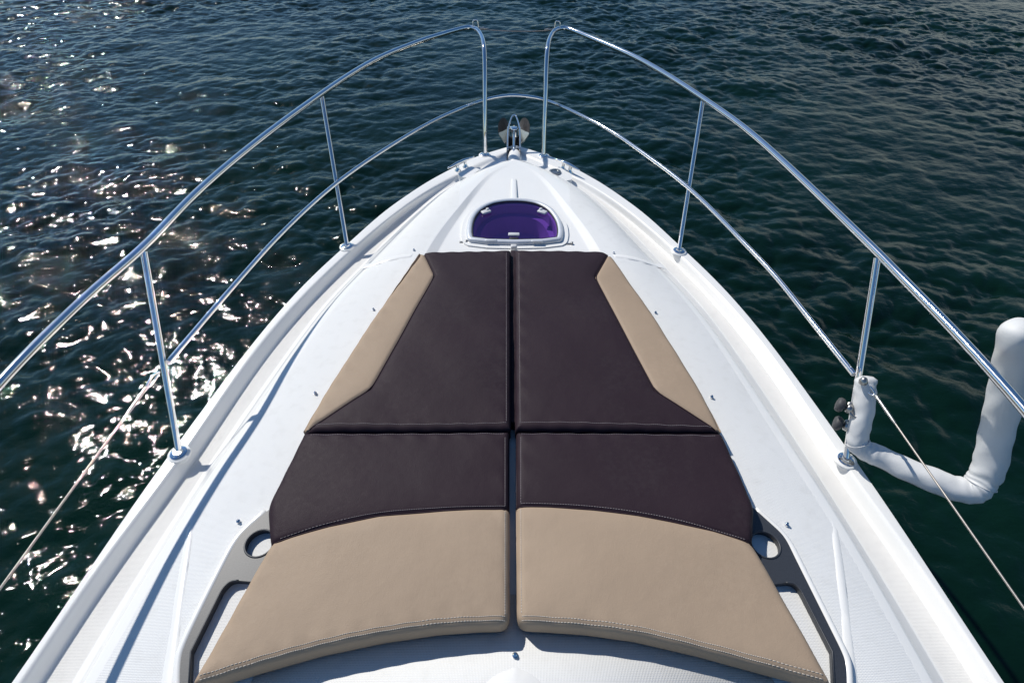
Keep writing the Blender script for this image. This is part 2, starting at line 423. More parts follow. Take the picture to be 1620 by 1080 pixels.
NS = 150
tt = np.linspace(0, 1, NS); phis = (1 - (1 - tt) ** 2.0) * (math.pi / 2)
def samp(arr):
    r = np.interp(phis, arr[:, 0], arr[:, 1])
    for _ in range(14):
        q = r.copy(); q[1:-1] = r[1:-1] * .5 + (r[:-2] + r[2:]) * .25; r = q
    return np.stack([r * np.cos(phis), r * np.sin(phis) - 3], -1)
CO, CI, FO, FI, CT, RO, RI = map(samp, (cap_out, cap_in, floor_out, floor_in, coam, r_out, r_in))
def profile(i):
    """one section from the centreline out: list of (x, y, H, material id of the strip that follows)"""
    y = CT[i, 1]
    ro, ri, ct, fi, fo, ci, co = RO[i], RI[i], CT[i], FI[i], FO[i], CI[i], CO[i]
    dip = .022 * sstep(1.9, 2.3, ri[1]) * (1 - sstep(2.9, 3.7, ri[1]))
    P = []
    P.append((0, ri[1] if False else (ri[1]), Hc(ri[1]) + dip - .0, 0))
    P[0] = (0.0, float(ri[1]), Hc(ri[1]) + dip, 0)
    for fr_ in (.25, .5, .75): P.append((ri[0] * fr_, ri[1], Hc(ri[1]) + dip, 0))
    P.append((ri[0], ri[1], Hc(ri[1]) + dip, 0)); P.append((ro[0], ro[1], Hc(ro[1]), 0))
    def lp(s):
        x = ro[0] + (ct[0] - ro[0]) * s; yy = ro[1] + (ct[1] - ro[1]) * s
        return x, yy, Hc(yy) + (He(yy) - Hc(yy)) * (s ** 6)
    for s, mid in ((.04, 1), (.3, 1), (.55, 1), (.8, 1), (.955, 0)): P.append((*lp(s), mid))
    P.append((ct[0], ct[1], He(ct[1]), 0))
    P.append((fi[0], fi[1], Hf(fi[1]), 2)); P.append((fo[0], fo[1], Hf(fo[1]), 0))
    P.append((ci[0], ci[1], Hk(ci[1]), 0)); P.append((co[0], co[1], Hk(co[1]) + .006, 0))
    return P
def rounded(P, keep):
    res = []
    for j, p in enumerate(P):
        if j in keep or j == 0 or j == len(P) - 1: res.append(p); continue
        r = {4: .012, 5: .012, 11: .016, 12: .016, 13: .016, 14: .02}.get(j, 0)
        if r == 0: res.append(p); continue
        c = np.array(p[:3]); a = np.array(P[j - 1][:3]); d = np.array(P[j + 1][:3])
        la = np.linalg.norm(a - c); ld = np.linalg.norm(d - c)
        A = c + (a - c) * min(r / max(la, 1e-6), .45); D = c + (d - c) * min(r / max(ld, 1e-6), .45)
        for s in (0, .25, .5, .75, 1):
            q = A * (1 - s) ** 2 + c * 2 * s * (1 - s) + D * s * s
            res.append((q[0], q[1], q[2], P[j - 1][3] if (s < 0) else (0 if s < 1 else p[3])))
        # strip before the arc keeps the previous strip's material
    return res

hatch_px = [(744, 383), (739, 376), (740, 356), (746, 342), (757, 331), (775, 322), (795, 318), (814, 317), (834, 318), (853, 322), (871, 331), (882, 343), (889, 357), (890, 376), (885, 383)]
HH = 1.815
D_out = [G(x, y, HH).xy for x, y in hatch_px]
cH = Vector((sum(p.x for p in D_out) / len(D_out), sum(p.y for p in D_out) / len(D_out)))
def scale_poly(poly, f, g=None):
    g = g or f
    return [Vector((cH.x + (p.x - cH.x) * f, cH.y + (p.y - cH.y) * g)) for p in poly]
def offset_poly(poly, d):
    n = len(poly); area = sum(poly[i].x * poly[(i + 1) % n].y - poly[(i + 1) % n].x * poly[i].y for i in range(n))
    s = 1 if area > 0 else -1; res = []
    for i in range(n):
        a = poly[i - 1]; p = poly[i]; c = poly[(i + 1) % n]
        e1 = (p - a).normalized(); e2 = (c - p).normalized()
        n1 = Vector((e1.y, -e1.x)) * s; n2 = Vector((e2.y, -e2.x)) * s
        m_ = (n1 + n2).normalized(); k = d / max(.4, m_.dot(n1))
        res.append(p + m_ * k)
    return res
D_out = [Vector(p.xy) for p in spline([Vector((p.x, p.y, 0)) for p in D_out], 4, True)]

def build_deck():
    bm = bmesh.new(); secs = []
    for i in range(NS): secs.append(rounded(profile(i), (1, 2, 3, 6, 7, 8, 9, 10)))
    V = {}
    for side in (-1, 1):
        for i in range(NS):
            for j, p in enumerate(secs[i]):
                if j == 0 and side == 1: V[side, i, j] = V[-1, i, j]; continue
                if i == NS - 1 and side == 1: V[side, i, j] = V[-1, i, j]; continue
                V[side, i, j] = bm.verts.new((side * p[0], p[1], ZC - p[2]))
    m_ = len(secs[0])
    for side in (-1, 1):
        for i in range(NS - 1):
            for j in range(m_ - 1):
                q = [V[side, i, j], V[side, i, j + 1], V[side, i + 1, j + 1], V[side, i + 1, j]]
                if side == -1: q = q[::-1]
                q = [v for k, v in enumerate(q) if v not in q[:k]]
                if len(q) < 3: continue
                try: f = bm.faces.new(q)
                except ValueError: continue
                mid = secs[i][j][3]
                if mid == 1 and CT[i, 1] > 3.35: mid = 0
                if mid == 2 and FI[i, 1] > 3.4: mid = 0
                f.material_index = mid
    hole = offset_poly(D_out, -.022)
    for _ in range(3):
        lo = [min(p[k] for p in D_out) - .06 for k in (0, 1)]; hi = [max(p[k] for p in D_out) + .06 for k in (0, 1)]
        fs = [f for f in bm.faces if lo[0] < f.calc_center_median().x < hi[0] and lo[1] < f.calc_center_median().y < hi[1] and max(e.calc_length() for e in f.edges) > .012]
        es = list({e for f in fs for e in f.edges if e.calc_length() > .012})
        bmesh.ops.subdivide_edges(bm, edges=es, cuts=1, use_grid_fill=True)
    fc = [f for f in bm.faces if inside([f.calc_center_median().xy[:]], hole)[0]]
    bmesh.ops.delete(bm, geom=fc, context='FACES')
    bmesh.ops.remove_doubles(bm, verts=bm.verts, dist=1e-5)
    o = obj('deck', bm, [M['gel'], M['nonskid'], M['floor']], boat); sharp(o, 50)
build_deck()

def build_hull():
    bm = bmesh.new(); lv = [(1.0, .006, 0), (1.004, .02, 0), (1.006, .05, 0), (1.0, .062, 0), (.992, .066, 0), (.975, .30, .06), (.94, .75, .2), (.88, 1.25, .42), (.80, 1.75, .62), (.70, 2.15, .8)]
    R = []
    for sx, dh, pull in lv:
        row = []
        for side in (-1, 1):
            seq = range(NS) if side == -1 else range(NS - 2, -1, -1)
            for i in seq:
                x, y = CO[i]; yy = y - pull * sstep(0, 4, y)
                row.append(bm.verts.new((side * x * sx, yy * 1.0 + (.012 if sx > 1 and i > NS - 20 else 0), ZC - Hk(y) - dh)))
        R.append(row)
    for a, b_ in zip(R, R[1:]):
        for k in range(len(a) - 1): bm.faces.new((a[k], b_[k], b_[k + 1], a[k + 1]))
        bm.faces.new((a[-1], b_[-1], b_[0], a[0]))
    bmesh.ops.recalc_face_normals(bm, faces=bm.faces)
    o = obj('hull', bm, M['hull'], boat); sharp(o, 40)
build_hull()

# ---- end blocks of the side decks and small moulded bits
def moulded_block(px, H0, H1, name, mat='gel', r=.012):
    poly = [G(x, y, H1).xy for x, y in px]; poly = round_poly(poly, r)
    bm = bmesh.new(); plate(bm, poly, ZC - H0, ZC - H1)
    o = obj(name, bm, M[mat], boat); sharp(o, 40)
    return o
moulded_block([(868, 272), (886, 265), (905, 276), (905, 284), (890, 287)], 1.96, 1.905, 'bulwark_end')
moulded_block([(759, 268), (745, 263), (724, 274), (729, 280), (741, 281)], 1.96, 1.905, 'bulwark_end')

# ---- rails and stanchions
HT = 1.27; HM = 1.63
bt = G(814, 62, HT)
railP = [(767, 245, 1.93), (767, 200, 1.74), (767, 150, 1.55), (767, 110, 1.41), (766, 78, 1.31), (762, 58, 1.28), (753, 46, HT), (742, 43.5, HT), (728, 46, HT), (700, 54, HT), (671, 63, HT), (605, 89, HT), (560, 114, HT), (508, 149, HT), (411, 220, HT), (311, 304, HT), (228, 390, HT), (148, 459, HT), (58, 545, HT), (0, 606, HT), (-150, 778, HT), (-330, 1010, HT)]
railS = [(860, 247, 1.93), (861, 200, 1.74), (863, 150, 1.55), (864, 110, 1.41), (866, 78, 1.31), (871, 58, 1.28), (880, 47, HT), (893, 44.5, HT), (908, 49, HT), (930, 58, HT), (1000, 88, HT), (1054, 118, HT), (1111, 155, HT), (1184, 207, HT), (1268, 283, HT), (1391, 402, HT), (1422, 434, HT), (1500, 514, HT), (1570, 590, HT), (1620, 647, HT), (1770, 830, HT), (1950, 1060, HT)]
def tube_obj(name, pts, r, mat, parent, seg=18, cap=True):
    bm = bmesh.new(); tube(bm, pts, r, seg, cap); o = obj(name, bm, M[mat], parent); sharp(o, 60); return o
for pr in (railP, railS):
    pts = smooth_line(spline([G(*p) for p in pr], 20), 40)
    tube_obj('handrail', pts, .0150, 'steel', boat, 40)
midp = [(266, 573, HM), (323, 506, HM), (389, 430, HM), (440, 374, HM), (531, 290, HM), (627, 225, HM), (700, 184, HM), (767, 158, HM - .01), (790, 153, HM - .02), (812, 151, HM - .02), (836, 153, HM - .02), (862, 158, HM - .01), (920, 183, HM), (967, 208, HM), (1000, 230, HM), (1090, 297, HM), (1172, 379, HM), (1228, 438, HM), (1286, 511, HM), (1351, 592, HM)]
tube_obj('middle_rail', smooth_line(spline([G(*p) for p in midp], 20), 40), .0108, 'steel', boat, 36)

def base_plate(p, tilt):
    bm = bmesh.new(); lathe(bm, [(.043, -.012), (.043, .000), (.039, .003), (.0, .003)], p, (0, 0, 1), 28)
    o = obj('base_pad', bm, M['gel'], boat); sharp(o, 40)
    bm = bmesh.new(); lathe(bm, [(.033, .0025), (.033, .006), (.028, .009), (.018, .011), (.016, .016), (.0, .016)], p, (0, 0, 1), 28)
    for a in (20, 140, 260):
        q = Vector(p) + Vector((.025 * math.cos(math.radians(a)), .025 * math.sin(math.radians(a)), .007)); lathe(bm, [(.004, 0), (.004, .003), (.002, .004)], q, (0, 0, 1), 8)
    o = obj('base_plate', bm, M['steel'], boat); sharp(o, 40)
for b_, tp, r in (((549, 390), (509, 151), .0122), ((283, 717), (227, 398), .0128), ((1074, 397), (1112, 158), .0122), ((1338, 727), (1388, 408), .0128)):
    A = G(*b_, 1.943); B = G(*tp, HT + .012)
    n = 12; tube_obj('stanchion', [A.lerp(B, k / n) for k in range(n + 1)], r, 'steel', boat, 20)
    base_plate(A, 0)
for b_ in ((767, 245), (860, 247)): base_plate(G(*b_, 1.928), 0)

# ---- wires
def shackle(pts, r, name='shackle', mat='steel'):
    return tube_obj(name, spline([Vector(p) for p in pts], 6), r, mat, boat, 8)
a = G(752, 46, HT - .0); b_ = G(882, 48, HT)
tube_obj('lifeline', [a + (b_ - a) * s + Vector((0, 0, -.012 * math.sin(math.pi * s))) for s in np.linspace(0, 1, 14)], .0028, 'wire', boat, 8)
for q, sx in ((a, 1), (b_, -1)):
    tube_obj('eyelet', spline([q + Vector((-sx * .016, .0, .012)), q + Vector((-sx * .012, .004, .05)), q + Vector((sx * .012, .004, .055)), q + Vector((sx * .022, 0, .012))], 6), .0042, 'steel', boat, 8)
    tube_obj('turnbuckle', [q + Vector((sx * (.02 + .012 * k), 0, .004)) for k in range(7)], [.004, .009, .005, .009, .007, .0045, .003], 'dullsteel', boat, 10)
for P_, Q_, R_ in (((252, 588), (232, 612), (-160, 1150)), ((1364, 606), (1385, 625), (1780, 1190))):
    A = G(*P_, HM + .0); B = G(*Q_, HM); C_ = G(*R_, HM)
    d = (C_ - B).normalized()
    tube_obj('lifeline', [B.lerp(C_, s) for s in np.linspace(0, 1, 12)], .0034, 'wire', boat, 10)
    tube_obj('turnbuckle', [B + d * (.012 * k) for k in range(12)], [.005, .008, .005, .006, .006, .006, .006, .006, .0055, .0055, .005, .0038], 'dullsteel', boat, 10)
    tube_obj('eyelet', spline([A, A.lerp(B, .5) + Vector((0, .012, .01)), B, A.lerp(B, .5) + Vector((0, -.014, -.008)), A], 5), .0042, 'steel', boat, 8)

# ---- cleats
def cleat(px_a, px_b, posts):
    A = G(*px_a, 1.875); B = G(*px_b, 1.875)
    root = empty('mooring_cleat', (A + B) / 2 - boat.location); root.parent = boat
    n = 12; pts = [A.lerp(B, k / n) + Vector((0, 0, .008 * math.cos(math.pi * (k / n - .5) * 2) - .008 + .012 * abs(k / n - .5) * 2)) for k in range(n + 1)]
    bm = bmesh.new(); tube(bm, pts, [.005 + .006 * math.sin(math.pi * k / n) for k in range(n + 1)], 12)
    obj('horn', bm, M['steel'], root)
    for s in posts:
        p = A.lerp(B, s); bm = bmesh.new()
        lathe(bm, [(.022, -.058), (.022, -.050), (.012, -.042), (.010, -.01), (.008, .004)], p, (0, 0, 1), 16); obj('cleat_post', bm, M['steel'], root)
cleat((708, 265), (750, 247), (.36, .66)); cleat((877, 250), (917, 268), (.36, .64))

# ---- deck cap and snap studs
p = G(878, 272, 1.90)
bm = bmesh.new(); lathe(bm, [(.040, -.01), (.040, .004), (.034, .007), (.026, .007), (.024, .003), (0, .003)], p, (0, 0, 1), 28); o = obj('filler_cap', bm, M['dullsteel'], boat); sharp(o, 40)
def stud(px, H, s=1.0, parent=boat):
    p = G(*px, H); bm = bmesh.new()
    lathe(bm, [(.0085 * s, -.003), (.0085 * s, .002), (.006 * s, .0035), (.0045 * s, .0035), (.0045 * s, .007), (.0055 * s, .009), (.004 * s, .0105), (0, .0105)], p, (0, 0, 1), 16)
    o = obj('snap_stud', bm, M['steel'], parent); sharp(o, 40)
for px in ((655, 396), (591, 490), (499, 622), (377, 824), (971, 401), (1037, 495), (1126, 628), (1245, 829)):
    q = G(*px, 1.81); i = int(np.argmin(abs(CT[:, 1] - q.y)))
    s = (abs(q.x) - RO[i, 0]) / max(.05, CT[i, 0] - RO[i, 0]); s = min(1, max(0, s))
    stud(px, Hc(q.y) + (He(q.y) - Hc(q.y)) * s ** 6, .8)
stud((815, 1036), 1.796, 1.0)

# ---- moulded dome at the stem head, and the soft dome behind the pads
def dome(c, rx, ry, h, name, mat='gel', nose=1.0):
    bm = bmesh.new(); n, m_ = 12, 28; rings = []
    for i in range(n + 1):
        a_ = i / n; rr = math.cos(a_ * math.pi / 2) ** .8; z = math.sin(a_ * math.pi / 2) * h
        rings.append([bm.verts.new((c[0] + rx * rr * math.cos(2 * math.pi * k / m_), c[1] + ry * rr * math.sin(2 * math.pi * k / m_), c[2] + z)) for k in range(m_)])
    for A, B in zip(rings, rings[1:]):
        for k in range(m_): bm.faces.new((A[k], A[(k + 1) % m_], B[(k + 1) % m_], B[k]))
    bmesh.ops.remove_doubles(bm, verts=bm.verts, dist=1e-5)
    return obj(name, bm, M[mat], boat)
p = G(814, 249, 1.915); dome((p.x, p.y + .02, ZC - 1.935), .052, .10, .050, 'stem_dome')

# teardrop of smooth gelcoat aft of the pads
tp = [G(x, y, 1.797).xy for x, y in ((815, 1043), (822, 1052), (840, 1060), (862, 1080), (880, 1120), (880, 1200), (840, 1260), (790, 1260), (750, 1200), (748, 1120), (764, 1080), (788, 1060), (808, 1052))]
tp = [Vector(q.xy) for q in spline([Vector((q.x, q.y, 0)) for q in tp], 5, True)]
def pillow_plate(poly, zbase, h, edge, name, mat, step=.02):
    AB = seg_arrays([(poly, True)])
    xs = [q.x for q in poly]; ys = [q.y for q in poly]; ex = []
    for off in (.25, .55, .9):
        ex += [tuple(q) for q in offset_poly(poly, -edge * off)]
    gx = np.arange(min(xs), max(xs), step); gy = np.arange(min(ys), max(ys), step)
    ex += [(float(x_), float(y_)) for x_ in gx for y_ in gy]
    ex = np.array(ex); dd = dist(ex, AB); ok = inside(ex, poly) & (dd > edge * .2); ex = ex[ok]
    v, f = tri_fill(poly, (), ex); bm = bmesh.new()
    dd = dist([(q.x, q.y) for q in v], AB)
    vs_ = [bm.verts.new((q.x, q.y, zbase + h * math.sin(min(1, d_ / edge) * math.pi / 2))) for q, d_ in zip(v, dd)]
    for t_ in f: bm.faces.new([vs_[i] for i in t_])
    bmesh.ops.delete(bm, geom=[q for q in bm.verts if not q.link_faces], context='VERTS')
    bmesh.ops.recalc_face_normals(bm, faces=bm.faces)
    if sum(f_.normal.z for f_ in bm.faces) < 0: bmesh.ops.reverse_faces(bm, faces=bm.faces)
    return obj(name, bm, M[mat], boat)
pillow_plate(tp, ZC - 1.801, .022, .09, 'smooth_moulding', 'gel')
# non-skid field aft of the pads
nf = [G(x, y, 1.80).xy for x, y in ((600, 940), (1020, 940), (1200, 1040), (1330, 1240), (300, 1240), (420, 1040))]
bm = bmesh.new(); plate(bm, nf, ZC - 1.801, ZC - 1.7985); obj('nonskid_field', bm, M['nonskid'], boat)

# raised smooth ribs moulded in the cabin top
def rib(pxs, H, w0, w1, h=.006):
    pts = spline([G(x, y, H) for x, y in pxs], 10); n = len(pts)
    bm = bmesh.new(); tube(bm, pts, [w0 + (w1 - w0) * k / (n - 1) for k in range(n)], 12, True, False, .45)
    return obj('moulded_rib', bm, M['gel'], boat)
def deckH(x, y):
    ph = math.atan2(y + 3, abs(x)); rr = math.hypot(x, y + 3)
    r0 = np.interp(ph, phis, np.hypot(RO[:, 0], RO[:, 1] + 3)); r1 = np.interp(ph, phis, np.hypot(CT[:, 0], CT[:, 1] + 3))
    k = min(1, max(0, (rr - r0) / max(1e-3, r1 - r0)))
    return Hc(y) + (He(y) - Hc(y)) * k ** 6
def strip(pxs, lift, name='moulded_strip', mat='gel'):
    poly = [Vector(G(x, y, 1.815).xy) for x, y in pxs]; poly = resample(round_poly(poly, .008, 4), .03)
    AB = seg_arrays([(poly, True)]); ex = []
    for off in (.004, .009): ex += [tuple(q) for q in offset_poly(poly, -off)]
    ex = np.array(ex); ex = ex[inside(ex, poly)]; v, f = tri_fill(poly, (), ex)
    dd = dist([tuple(q) for q in v], AB); bm = bmesh.new()
    vs_ = [bm.verts.new((q.x, q.y, ZC - deckH(q.x, q.y) - .0015 + (lift + .0015) * math.sin(min(1, d_ / .009) * math.pi / 2))) for q, d_ in zip(v, dd)]
    for t_ in f: bm.faces.new([vs_[i] for i in t_])
    bmesh.ops.delete(bm, geom=[q for q in bm.verts if not q.link_faces], context='VERTS')
    bmesh.ops.recalc_face_normals(bm, faces=bm.faces)
    if sum(f_.normal.z for f_ in bm.faces) < 0: bmesh.ops.reverse_faces(bm, faces=bm.faces)
    return obj(name, bm, M[mat], boat)
strip([(1316, 812), (1330, 836), (1366, 1180), (1344, 1180)], .0014)
strip([(306, 812), (292, 836), (243, 1180), (268, 1180)], .0014)
strip([(968, 405), (1048, 411), (1056, 419), (972, 411)], .002); strip([(655, 405), (577, 411), (569, 419), (651, 411)], .002)
strip([(809, 270), (817, 270), (818, 311), (808, 311)], .0025)

# ---- trays with cup holders
SEAT_H = 1.70; SEAT_B = 1.79
def P2(lst, H=SEAT_H): return [Vector(G(x, y, H).xy) for x, y in lst]
aftP_outer = P2([(479, 680), (420, 797), (424, 856), (297, 1080)])
aftS_outer = P2([(1144, 683), (1196, 797), (1194, 855), (1322, 1076)])
def tray(outer_px, slot_px, cup_px, cushion_outer, side):
    HT_ = 1.778
    root = empty('cup_holder_tray', G(*cup_px, HT_) - boat.location); root.parent = boat
    outer = [Vector(G(x, y, HT_).xy) for x, y in outer_px]
    inner = [Vector((q.x + side * .004, q.y)) for q in cushion_outer]
    # from aft end of outer to the cushion edge and forward along it
    i1, i2, i3 = inner[3], inner[2], inner[1]
    aft = i3 if False else i1
    dirv = (inner[3] - inner[2]).normalized()
    ext = inner[3] + dirv * .10
    poly = outer + [Vector((ext.x, outer[-1].y)) if abs(outer[-1].y) else ext] + [inner[3], inner[2], inner[1]]
    poly = round_poly(poly, [0.0] + [.03] * (len(outer) - 2) + [0.0] + [0] * 4)
    cup = G(*cup_px, HT_); R_ = .0465
    circ = [Vector((cup.x + R_ * math.cos(2 * math.pi * k / 40), cup.y + R_ * math.sin(2 * math.pi * k / 40))) for k in range(40)]
    slot = round_poly([Vector(G(x, y, HT_).xy) for x, y in slot_px], [.0, .022, .015, .0, .0, .0])
    bm = bmesh.new(); plate(bm, poly, ZC - 1.803, ZC - HT_, [circ, slot])
    o = obj('tray_plate', bm, M['plastic'], root, smooth=False)
    # rolled lips round cup hole and slot
    def keep(pts): 
        return [q for q in pts if inside([(q.x, q.y)], offset_poly(poly, .001))[0]]
    bm = bmesh.new()
    c3 = [Vector((q.x, q.y, ZC - HT_)) for q in circ]
    ok = [inside([(q.x, q.y)], poly)[0] for q in circ]
    if all(ok): tube(bm, c3, .0035, 8, False, True)
    else:
        s0 = next(k for k in range(40) if ok[k] and not ok[k - 1]); seq = []
        k = s0
        while ok[k % 40] and len(seq) < 40: seq.append(c3[k % 40]); k += 1
        tube(bm, seq, .0035, 8)
    obj('cup_rim', bm, M['plastic'], root)
    s3 = [Vector((q.x, q.y, ZC - HT_)) for q in slot if inside([(q.x, q.y)], poly)[0]]
    bm = bmesh.new(); tube(bm, s3, .0032, 8); obj('slot_rim', bm, M['plastic'], root)
    # white moulded lip of the deck round the tray
    rim = round_poly([Vector((q.x, q.y)) for q in outer], [0] + [.05] * (len(outer) - 2) + [0], 8)
    rim3 = [Vector((q.x + side * .012, q.y, ZC - 1.793)) for q in resample(rim, .02, False)]
    bm = bmesh.new(); tube(bm, smooth_line(rim3, 4), .0125, 16, True, False, 1.0); obj('tray_surround', bm, M['gel'], boat)
tray([(425, 806), (379, 845), (352, 897), (316, 969), (291, 1022), (285, 1045), (284, 1100), (284, 1150)],
     [(420, 921), (366, 917), (352, 930), (302, 1030), (298, 1100), (340, 1100)], (411, 859), aftP_outer, -1)
tray([(1191, 802), (1241, 847), (1262, 890), (1285, 936), (1332, 1030), (1338, 1050), (1339, 1100), (1340, 1150)],
     [(1200, 926), (1254, 920), (1266, 931), (1317, 1030), (1321, 1100), (1280, 1100)], (1211, 861), aftS_outer, 1)

# ---- hatch
def build_hatch():
    root = empty('deck_hatch', Vector((cH.x, cH.y, ZC - 1.82)) - boat.location); root.parent = boat
    z0 = ZC - 1.822
    hole = offset_poly(D_out, -.040)
    bm = bmesh.new(); plate(bm, offset_poly(D_out, .030), z0 - .04, z0 + .006, [hole]); o = obj('plinth', bm, M['gel'], root); sharp(o, 30)
    mid = offset_poly(D_out, -.018)
    prof = [(.020, 0), (.020, .010), (.016, .017), (.008, .021), (-.002, .021), (-.009, .017), (-.012, .010)]
    bm = bmesh.new(); rings = []
    base = offset_poly(D_out, -.018)
    for off, h in prof:
        q = offset_poly(base, off); rings.append([bm.verts.new((v.x, v.y, z0 + .006 + h)) for v in q])
    for A, B in zip(rings, rings[1:]):
        n = len(A)
        for k in range(n): bm.faces.new((A[k], A[(k + 1) % n], B[(k + 1) % n], B[k]))
    bmesh.ops.recalc_face_normals(bm, faces=bm.faces)
    o = obj('hatch_frame', bm, M['frame'], root)
    # black gasket
    gp = offset_poly(base, -.0135)
    bm = bmesh.new(); tube(bm, [Vector((v.x, v.y, z0 + .0195)) for v in gp], .0035, 8, False, True); obj('gasket', bm, M['black'], root)
    pane = offset_poly(base, -.010)
    v, f = tri_fill(pane); bm = bmesh.new(); vs_ = [bm.verts.new((q.x, q.y, z0 + .018)) for q in v]
    for t_ in f: bm.faces.new([vs_[i] for i in t_])
    bmesh.ops.recalc_face_normals(bm, faces=bm.faces); obj('hatch_pane', bm, M['violet'], root, smooth=False)
    # shaft below the pane with a stepped, rounded lining
    bm = bmesh.new(); levels = [(-.040, 0), (-.042, -.055), (-.070, -.060), (-.080, -.165), (-.12, -.185)]
    rings = []
    for off, h in levels:
        q = offset_poly(D_out, off); rings.append([bm.verts.new((v.x, v.y, z0 + h)) for v in q])
    for A, B in zip(rings, rings[1:]):
        n = len(A)
        for k in range(n): bm.faces.new((A[k], A[(k + 1) % n], B[(k + 1) % n], B[k]))
    bm.faces.new(rings[-1]); bmesh.ops.recalc_face_normals(bm, faces=bm.faces); bmesh.ops.reverse_faces(bm, faces=bm.faces)
    o = obj('hatch_lining', bm, M['inner'], root); sharp(o, 30)
    # latch handles
    for px, ang in (((769, 335), 32), ((858, 335), -32)):
        p = G(*px, 1.795); R_ = Matrix.Rotation(math.radians(ang), 3, 'Z')
        bm = bmesh.new(); box(bm, p, (.056, .034, .014), R_, .006)
        lathe(bm, [(.010, -.01), (.010, .010), (.006, .013), (0, .013)], p + R_ @ Vector((.016 if ang > 0 else -.016, .010, 0)), (0, 0, 1), 14)
        obj('latch', bm, M['handle'], root)
    p = G(813, 371, 1.797); bm = bmesh.new(); box(bm, p, (.062, .026, .012), None, .004); obj('pull_handle', bm, M['handle'], root)
    p = G(813, 376, 1.80); bm = bmesh.new(); box(bm, p + Vector((0, -.004, -.004)), (.05, .02, .010), None, .003); obj('handle_foot', bm, M['black'], root)
    for px in ((777, 380.5), (850, 381.5)):
        p = G(*px, 1.797); bm = bmesh.new(); box(bm, p, (.062, .016, .012), None, .003); obj('hinge', bm, M['frame'], root)
build_hatch()
for px in ((733, 383), (900, 386)):
    p = G(*px, 1.822); bm = bmesh.new(); box(bm, p, (.045, .010, .010), None, .003); lathe(bm, [(.008, 0), (.008, .010), (.004, .012)], p + Vector((.016, .002, 0)), (0, 0, 1), 12)
    obj('cover_catch', bm, M['dullsteel'], boat)
p = G(813, 391, 1.79); bm = bmesh.new(); box(bm, p + Vector((0, .012, -.01)), (.034, .03, .03), None, .008); obj('cushion_bracket', bm, M['handle'], boat)

